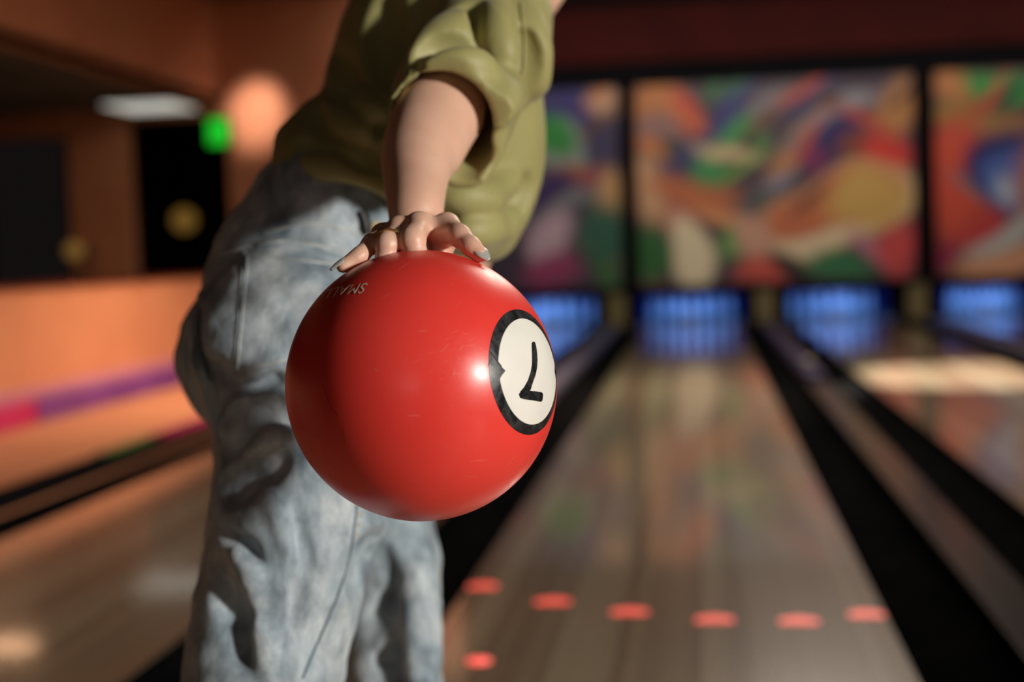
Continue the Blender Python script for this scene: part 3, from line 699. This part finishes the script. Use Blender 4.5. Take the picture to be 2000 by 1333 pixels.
# right forearm and hand, finer
hp = {}
hp['i'] = [P(873, 443, 1.172), P(897, 461, 1.142), off_ball(P(920, 482, 1.130), 0.0082), off_ball(P(936, 499, 1.126), 0.0068, True)]
hp['m'] = [P(818, 442, 1.166), P(806, 468, 1.130), P(812, 500, 1.128), P(815, 525, 1.132)]
hp['r'] = [P(780, 449, 1.170), P(757, 476, 1.132), P(754, 505, 1.130), P(760, 525, 1.134)]
hp['p'] = [P(748, 462, 1.178), P(727, 476, 1.146), off_ball(P(701, 497, 1.132), 0.0070, True), off_ball(P(670, 520, 1.126), 0.0060, True)]
rr = {'i': [.0112, .0098, .0088, .0070], 'm': [.0118, .0110, .0104, .009], 'r': [.0108, .0100, .0094, .008], 'p': [.0098, .0086, .0079, .0060]}
hnd = Field([P(640, 540, 1.12), P(960, 130, 1.45), P(640, 130, 1.45), P(960, 540, 1.1), P(800, 400, 1.1)], 0.0016, 0.012)
wlow = P(812, 450, 1.245)
hnd.chain([P(900, 150, 1.45), el_r, P(820, 295, 1.325), P(812, 352, 1.282), P(812, 410, 1.245), wlow], [.040, .0385, .0352, .0290, .0245, .022], 0.025, 'add', 16)
hnd.cone(P(880, 225, 1.39), P(850, 290, 1.34), .030, .024, 0.02)
for f_ in 'imrp':
    hnd.cone(P(812, 466, 1.245)+(hp[f_][0]-hp['m'][0])*0.5, hp[f_][0]-np.array([0, 0, .004]), .0150, rr[f_][0]-0.0022, 0.008)
for f_ in 'imrp':
    a_, b_, c_, d_ = hp[f_]; r0, r1, r2, r3 = rr[f_]
    hnd.chain([a_, a_*.5+b_*.5, b_, b_*.5+c_*.5, c_, c_*.5+d_*.5, d_], [r0-.0006, (r0+r1)/2-.0016, r1+.0002, (r1+r2)/2-.0012, r2-.0001, (r2+r3)/2-.0004, r3-.0002], 0.005)
hnd.chain([P(836, 449, 1.170), P(868, 455, 1.163), P(884, 462, 1.156)], [.0090, .0090, .006], 0.010)     # web between middle and index
hnd.chain([P(770, 466, 1.165), P(748, 472, 1.160)], [.008, .007], 0.008)
for f_, a0 in (('m', .0035), ('i', .0030), ('r', .0025), ('p', .0015)): hnd.cone(hp[f_][0]+np.array([0, 0, .002]), hp[f_][0]+np.array([0, 0, .0025])-ef*0.012, .0095, .007, 0.005)
th = [P(838, 462, 1.225), P(866, 466, 1.200), P(862, 486, 1.178), P(856, 520, 1.165)]
hnd.chain(th, [.0155, .0120, .0105, .009], 0.008)
HV, HF = hnd.mesh(4)
body = np_mesh('body', BV, BF, M['skin'], person); arm = np_mesh('arm', HV, HF, M['skin'], person)
bo = body.modifiers.new('union', 'BOOLEAN'); bo.operation = 'UNION'; bo.solver = 'EXACT'; bo.object = arm
bpy.context.view_layer.update(); dg = bpy.context.evaluated_depsgraph_get()
nm = bpy.data.meshes.new_from_object(body.evaluated_get(dg)); body.modifiers.clear(); body.data = nm; nm.name = 'body'
bpy.data.objects.remove(arm); nm.polygons.foreach_set('use_smooth', [True]*len(nm.polygons))
# fingernails
def nail(tip, dip, ntop, Ln, wd, back):
    a_ = _n(tip-dip); n_ = _n(ntop-a_*(ntop@a_)); s_ = np.cross(a_, n_); V = []; F = []; nu, nv = 12, 8
    for lay in (0, 1):
        for i in range(nu+1):
            u = i/nu; ww = wd*(1-0.75*max(0, (u-0.45)/0.55)**1.8)*(0.75+0.25*min(1, u/0.25))
            for j in range(nv+1):
                v_ = -1+2*j/nv
                V.append(tip+a_*(u*Ln-back)+s_*v_*ww/2+n_*(0.0062-0.0022*v_*v_*(1-0.4*u)-0.0022*u*u-0.0006*lay))
    N = (nu+1)*(nv+1)
    for i in range(nu):
        for j in range(nv):
            q = i*(nv+1)+j; F.append((q, q+1, q+nv+2, q+nv+1)); F.append((N+q, N+q+nv+1, N+q+nv+2, N+q+1))
    rim = [j for j in range(nv+1)]+[i*(nv+1)+nv for i in range(1, nu+1)]+[nu*(nv+1)+j for j in range(nv-1, -1, -1)]+[i*(nv+1) for i in range(nu-1, 0, -1)]
    for i in range(len(rim)): a2, b2 = rim[i], rim[(i+1) % len(rim)]; F.append((a2, N+a2, N+b2, b2))
    return meshobj('fingernail', V, F, M['nail'], person, True)
nail(hp['i'][3], hp['i'][2], _n(hp['i'][3]-BC)*0.55+er*0.30+ef*0.95, 0.0168, 0.0118, 0.0060)
nail(hp['p'][3], hp['p'][2], _n(hp['p'][3]-BC)*0.9+ef*0.35-er*0.1, 0.0155, 0.0085, 0.0045)
# gold ring
a_ = _n(hp['r'][1]-hp['r'][0]); c_ = hp['r'][0]+(hp['r'][1]-hp['r'][0])*0.92; s_ = _n(np.cross(a_, upv)); n_ = np.cross(s_, a_)
V = []; F = []; nu, nv = 40, 10
for i in range(nu):
    p1 = 2*math.pi*i/nu; d_ = s_*math.cos(p1)+n_*math.sin(p1)
    for j in range(nv):
        p2 = 2*math.pi*j/nv; V.append(c_+d_*(0.0112+0.0009*math.cos(p2)+0.0003*math.sin(p1*9))+a_*0.0016*math.sin(p2))
for i in range(nu):
    for j in range(nv): F.append((i*nv+j, i*nv+(j+1) % nv, ((i+1) % nu)*nv+(j+1) % nv, ((i+1) % nu)*nv+j))
tag(meshobj('finger_ring', V, F, M['gold'], person, True), 'thin gold ring')
# eyes, hair, shoes
for s_ in (-1, 1):
    bm = bmesh.new(); bmesh.ops.create_uvsphere(bm, u_segments=12, v_segments=8, radius=0.011, matrix=Matrix.Translation(head+hf*0.082+rt*s_*0.031+hu*0.006)); bm_obj('eye', bm, M['eye'], person, True)
hr = Field([head-0.2, head+0.2], 0.006, 0.0)
hr.ell(head+hu*0.02-hf*0.012, (rt, hu, hf), (0.088, 0.115, 0.100), 0.02); hr.cone(head-hf*0.055-hu*0.02, head-hf*0.065-hu*0.10, 0.060, 0.045, 0.02); hr.cone(head-hf*0.12+hu*0.03, head-hf*0.14+hu*0.01, 0.035, 0.03, 0.012)
hr.ell(head+hf*0.10-hu*0.04, (rt, hu, hf), (0.07, 0.10, 0.085), 0.01, 'sub'); hr.wobble(0.002, 120, 3)
np_mesh('hair', *hr.mesh(2), M['hair'], person)
for a_ in (rank, lank):
    s2 = Field([a_-np.array([.2, .2, .1]), a_+np.array([.2, .25, .08])], 0.006, 0.0)
    q0 = np.array([a_[0], a_[1], 0.045])
    s2.chain([q0-fw*0.05, q0+fw*0.08, q0+fw*0.17-np.array([0, 0, .008])], [0.040, 0.044, 0.036], 0.02); s2.cone(a_, q0, 0.042, 0.044, 0.02)
    s2.plane_cut((0, 0, 0.001), (0, 0, -1)); np_mesh('shoe', *s2.mesh(2), M['shoe'], person)

# --- jeans
jn = Field([P(290, 1300, 1.3), P(900, 380, 1.9), P(300, 420, 1.4), rank-0.06, lank-0.06, lank+0.06], 0.0048, 0.10)
def jeans_base(F):
    F.cone(P(668, 440, 1.56), P(600, 610, 1.56), 0.088, 0.115, 0.04)
    F.cone(P(640, 430, 1.55), P(640, 430, 1.55)+1e-3, 0.085, 0.085, 0.03)
    F.ell(P(572, 545, 1.555), (er, eu, ef), (0.088, 0.095, 0.085), 0.03)
    F.ell(P(480, 700, 1.600), (er, eu, ef), (0.078, 0.088, 0.085), 0.022)
    F.ell(P(550, 690, 1.490), (er, eu, ef), (0.096, 0.105, 0.090), 0.03)
    F.chain([P(615, 690, 1.49), P(580, 1000, 1.455), P(510, 1335, 1.445), rank+np.array([0, 0, .02])], [0.105, 0.0905, 0.0815, 0.088], 0.03)
    F.chain([P(800, 1010, 1.675), P(818, 1110, 1.665), P(824, 1220, 1.66), P(822, 1350, 1.66)], [0.014, 0.021, 0.023, 0.024], 0.012)
    F.chain([P(610, 700, 1.65), P(745, 1050, 1.715), P(765, 1335, 1.72), lank+np.array([0, 0, .02])], [0.10, 0.069, 0.062, 0.085], 0.02)
jeans_base(jn)
wn = _n(P(800, 250, 1.60)-P(640, 470, 1.56))
V1, F1 = jn.mesh(0); bv1 = bvh_of(V1, F1)
jf = [(-1, .010, [(384, 560), (383, 640), (388, 690), (404, 743), (416, 800), (425, 860)]),
      (1, .013, [(436, 850), (455, 815), (482, 793), (521, 783), (570, 790)]), (-1, .014, [(442, 885), (465, 850), (495, 822), (540, 812), (580, 830)]),
      (1, .011, [(480, 905), (505, 885), (535, 852), (580, 850)]), (-1, .016, [(430, 960), (470, 950), (510, 930), (545, 900)]),
      (-1, .010, [(400, 705), (430, 730), (455, 745)]), (-1, .008, [(470, 760), (500, 745), (550, 735)]), (1, .008, [(470, 740), (515, 715), (560, 705)]),
      (-1, .009, [(430, 1040), (470, 1060), (500, 1100)]), (1, .010, [(455, 1080), (490, 1130), (500, 1180)]), (-1, .012, [(425, 1150), (470, 1230), (480, 1290)]), (1, .010, [(500, 1220), (520, 1270), (525, 1330)]),
      (-1, .007, [(600, 1100), (580, 1160), (565, 1230)]), (-1, .007, [(560, 1000), (590, 1060), (610, 1120)]), (1, .007, [(520, 960), (550, 1010), (560, 1080)]),
      (-1, .009, [(720, 1210), (760, 1175), (785, 1150)]), (-1, .009, [(735, 1300), (770, 1270), (800, 1250)]), (1, .012, [(770, 1060), (800, 1120), (810, 1200), (812, 1330)]), (1, .01, [(740, 1260), (775, 1225), (800, 1205)]),
      (-1, .028, [(722, 1090), (722, 1180), (722, 1260), (730, 1345)]), (-1, .006, [(470, 470), (540, 455), (600, 462)])]
folds(jn, bv1, jf)
jn.wobble(0.0022, 55, 11, 12); jn.wobble(0.0010, 150, 12, 12)
jn.plane_cut(P(672, 380, 1.56), wn)
V1, F1 = jn.mesh(1); bv1 = bvh_of(V1, F1)
jeans = np_mesh('jeans', V1, F1, M['denim'], person)
def drape(name, bv, pts, wd, th_, mt, parent, dash=None):
    L = []
    for x, y in resample(pts, 5):
        p_, n_ = cast(bv, x, y)
        if p_ is not None and (not L or np.linalg.norm(p_-L[-1][0]) < 0.03): L.append((p_, n_))
    V = []; F = []
    for i in range(len(L)):
        tg = _n(L[min(i+1, len(L)-1)][0]-L[max(i-1, 0)][0]); sd = _n(np.cross(L[i][1], tg)); p_, n_ = L[i]
        V += [p_+sd*wd/2-n_*.001, p_+sd*wd*.42+n_*th_, p_-sd*wd*.42+n_*th_, p_-sd*wd/2-n_*.001]
    for i in range(len(L)-1):
        if dash and (i//dash) % 2: continue
        for j in range(3): F.append((4*i+j, 4*i+j+1, 4*i+j+5, 4*i+j+4))
    o = meshobj(name, V, F, mt, person, True); o.parent = parent; o.location = (0, 0, 0); return o
# back pocket
TL, TR, BR_, BL = map(np.array, ((478., 490.), (700., 512.), (655., 690.), (457., 732.)))
nu = 26; V = []; ok = True
for i in range(nu+1):
    for j in range(nu+1):
        u, v_ = i/nu, j/nu; q = (TL*(1-u)+TR*u)*(1-v_)+(BL*(1-u)+BR_*u)*v_
        p_, n_ = cast(bv1, *q); V.append((p_, n_))
N = nu+1; VV = [p_+n_*0.0014 for p_, n_ in V]; FF = [(i*N+j, i*N+j+1, (i+1)*N+j+1, (i+1)*N+j) for i in range(nu) for j in range(nu)]
rim = [j for j in range(N)]+[i*N+nu for i in range(1, N)]+[nu*N+j for j in range(nu-1, -1, -1)]+[i*N for i in range(nu-1, 0, -1)]
b0 = len(VV); VV += [V[r_][0]-V[r_][1]*0.002 for r_ in rim]
FF += [(rim[i], rim[(i+1) % len(rim)], b0+(i+1) % len(rim), b0+i) for i in range(len(rim))]
pk = meshobj('back_pocket', VV, FF, M['denim'], person, True); pk.parent = jeans; pk.location = (0, 0, 0)
pbv = BVHTree.FromPolygons([tuple(v) for v in VV], FF)
drape('pocket_stitching', pbv, [(484, 498), (690, 520)], .0030, .0010, M['denim_edge'], jeans)
drape('pocket_stitching', pbv, [(463, 726), (520, 712), (575, 700)], .0030, .0010, M['denim_edge'], jeans)
drape('pocket_stitching', pbv, [(484, 498), (463, 726)], .0022, .0008, M['denim_edge'], jeans)
drape('yoke_seam', bv1, [(430, 497), (480, 480), (555, 470), (620, 480), (690, 498)], .004, .0012, M['denim_edge'], jeans)
drape('waistband_seam', bv1, [(515, 455), (590, 437), (650, 442), (720, 462)], .004, .0012, M['denim_edge'], jeans)
drape('center_seam', bv1, [(392, 560), (388, 640), (394, 690), (410, 743)], .004, .0008, M['denim_dark'], jeans)
drape('outer_seam', bv1, [(699, 960), (695, 1005), (687, 1062), (674, 1120), (657, 1170), (636, 1220), (613, 1272), (590, 1326)], .0024, .0010, M['denim_dark'], jeans)
drape('outer_seam_stitching', bv1, [(707, 960), (703, 1005), (695, 1062), (682, 1120), (665, 1170), (644, 1220), (621, 1272), (598, 1326)], .0020, .0012, M['thread'], jeans, 2)
drape('belt_loop', bv1, [(704, 412), (712, 430), (716, 458)], .012, .004, M['leather'], jeans)
p_, n_ = cast(bv1, 735, 446)
if p_ is not None:
    bm = bmesh.new(); bmesh.ops.create_uvsphere(bm, u_segments=14, v_segments=8, radius=0.008, matrix=Matrix.Translation(p_)@Vector(n_).to_track_quat('Z', 'Y').to_matrix().to_4x4()@Matrix.Diagonal((1, 1, .35, 1)))
    o = bm_obj('rivet', bm, M['thread'], person, True); o.parent = jeans; o.location = (0, 0, 0)

# --- blouse
sf = Field([P(520, 480, 1.4), P(1080, -60, 1.8), P(1000, 540, 1.6), P(850, 250, 1.33), P(560, 0, 1.4), P(1000, -170, 1.7), P(800, -170, 1.75)], 0.0036, 0.03)
slv0, slv1 = P(950, 62, 1.535), P(862, 240, 1.362); sax = _n(slv1-slv0)
def shirt_base(F):
    F.chain([P(680, 370, 1.57), P(800, 300, 1.585), P(868, 70, 1.625), P(925, -25, 1.65)], [0.098, 0.112, 0.113, 0.086], 0.03)
    F.chain([P(945, 250, 1.62), P(955, 330, 1.615), P(940, 445, 1.60)], [0.064, 0.063, 0.040], 0.03)
    F.chain([P(960, 60, 1.60), P(965, 250, 1.61)], [0.052, 0.054], 0.03)
    F.chain([P(640, 250, 1.56), P(590, 335, 1.545)], [0.028, 0.024], 0.03)
    F.cone(P(760, 400, 1.53), P(880, 430, 1.54), 0.05, 0.05, 0.03)
    F.chain([P(930, 20, 1.57), slv0], [0.075, 0.070], 0.03)
    F.cone(slv0, slv1+sax*0.03, 0.068, 0.0565, 0.015)
    F.cone(P(965, 130, 1.50), P(908, 300, 1.385), 0.050, 0.030, 0.015)
def shirt_cut(F):
    F.plane_cut2(slv1, sax, 0.075)
def plane_cut2(s, p_, n_, R):     # cut the sleeve end only
    m = R+0.05; S, (X, Y, Z) = s.sl(p_-m, p_+m)
    d = (X-p_[0])*n_[0]+(Y-p_[1])*n_[1]+(Z-p_[2])*n_[2]
    rr_ = np.sqrt((X-p_[0])**2+(Y-p_[1])**2+(Z-p_[2])**2)
    A = s.F[S]; s.F[S] = np.where(rr_ < R+0.02, np.maximum(A, d), A)
Field.plane_cut2 = plane_cut2
shirt_base(sf); V2, F2 = sf.mesh(0); bv2 = bvh_of(V2, F2)
ks = lambda L: [(520+x/2.898, y/2.898) for x, y in L]
ff = [(-1, .013, ks([(690, 0), (655, 150), (690, 330), (715, 480), (660, 640), (640, 800), (640, 920)])),
      (-1, .012, ks([(830, 300), (880, 240), (1000, 130), (1200, 50)])), (1, .012, ks([(830, 350), (930, 240), (1100, 165), (1290, 120)])),
      (-1, .010, ks([(900, 330), (1000, 295), (1100, 295), (1220, 315)])), (1, .009, ks([(900, 370), (1000, 345), (1120, 345), (1240, 370)])),
      (-1, .015, ks([(1340, 640), (1310, 800), (1270, 1000)])), (1, .010, ks([(1265, 670), (1340, 600), (1430, 500), (1470, 300)])),
      (1, .012, ks([(1480, 60), (1520, 400), (1535, 700), (1520, 930)])), (-1, .010, ks([(1450, 200), (1470, 420), (1470, 640)])),
      (-1, .012, ks([(430, 460), (490, 620), (610, 740)])), (1, .010, ks([(470, 470), (540, 590), (650, 650)])), (-1, .010, ks([(380, 300), (420, 400), (440, 560)])),
      (-1, .012, ks([(200, 820), (400, 940), (640, 1030)])), (1, .010, ks([(220, 900), (420, 1010), (650, 1110)])), (-1, .009, ks([(450, 850), (540, 900), (640, 930)])),
      (-1, .014, ks([(1040, 1230), (1240, 1250), (1380, 1170), (1480, 1050)])), (1, .012, ks([(1060, 1120), (1250, 1110), (1400, 1020)])), (1, .010, ks([(1100, 1320), (1280, 1310), (1400, 1240)]))]
ff += [(-1, .012, ks([(1180, 60), (1240, 200), (1330, 330)])), (1, .010, ks([(1290, 60), (1340, 200), (1400, 330)])), (-1, .010, ks([(760, 330), (800, 240), (860, 120), (900, 0)])), (-1, .012, ks([(300, 620), (380, 720), (480, 790)])), (1, .010, ks([(330, 560), (420, 680), (540, 760)]))]
folds(sf, bv2, [(a_, b_*1.35, c_) for a_, b_, c_ in ff])
sf.wobble(0.0040, 28, 21, 12); sf.wobble(0.0012, 75, 22, 12)
# open sleeve and open hem
sf.plane_cut2(slv1, _n(sax*0.9+ef*0.25), 0.075)
sf.cone(slv1-sax*0.075, slv1+sax*0.05, 0.046, 0.0515, 0.004, 'sub')
sf.cone(P(940, 200, 1.455), P(907, 305, 1.375), 0.022, 0.0255, 0.004, 'sub')
hemn = _n(P(640, 470, 1.56)-P(700, 330, 1.575))
X, Y, Z = np.meshgrid(*[a_.astype(np.float32) for a_ in sf.ax], indexing='ij')
# hem line rises at the back and falls at the front
h0 = P(545, 372, 1.55); h1 = P(960, 520, 1.60); hd = _n(h1-h0); hn = _n(np.cross(hd, ef)); hn = hn if hn[2] < 0 else -hn
D = (X-h0[0])*hn[0]+(Y-h0[1])*hn[1]+(Z-h0[2])*hn[2]
T = (X-h0[0])*hd[0]+(Y-h0[1])*hd[1]+(Z-h0[2])*hd[2]
D += 0.022*np.sin(np.clip(T/0.16, 0, 1)*math.pi)
sf.F = np.maximum(sf.F, D.astype(np.float32))
V2, F2 = sf.mesh(1); bv2 = bvh_of(V2, F2)
blouse = np_mesh('blouse', V2, F2, M['shirt'], person)
def cast_drape(name, pts, wd, th_, mt): return drape(name, bv2, pts, wd, th_, mt, blouse)
cast_drape('shoulder_seam', ks([(1440, 20), (1462, 200), (1460, 380), (1420, 500)]), .003, .0012, M['shirt'])
cast_drape('cuff_hem', [(782, 172), (815, 147), (855, 140), (900, 158), (928, 205)], .003, .0012, M['shirt'])
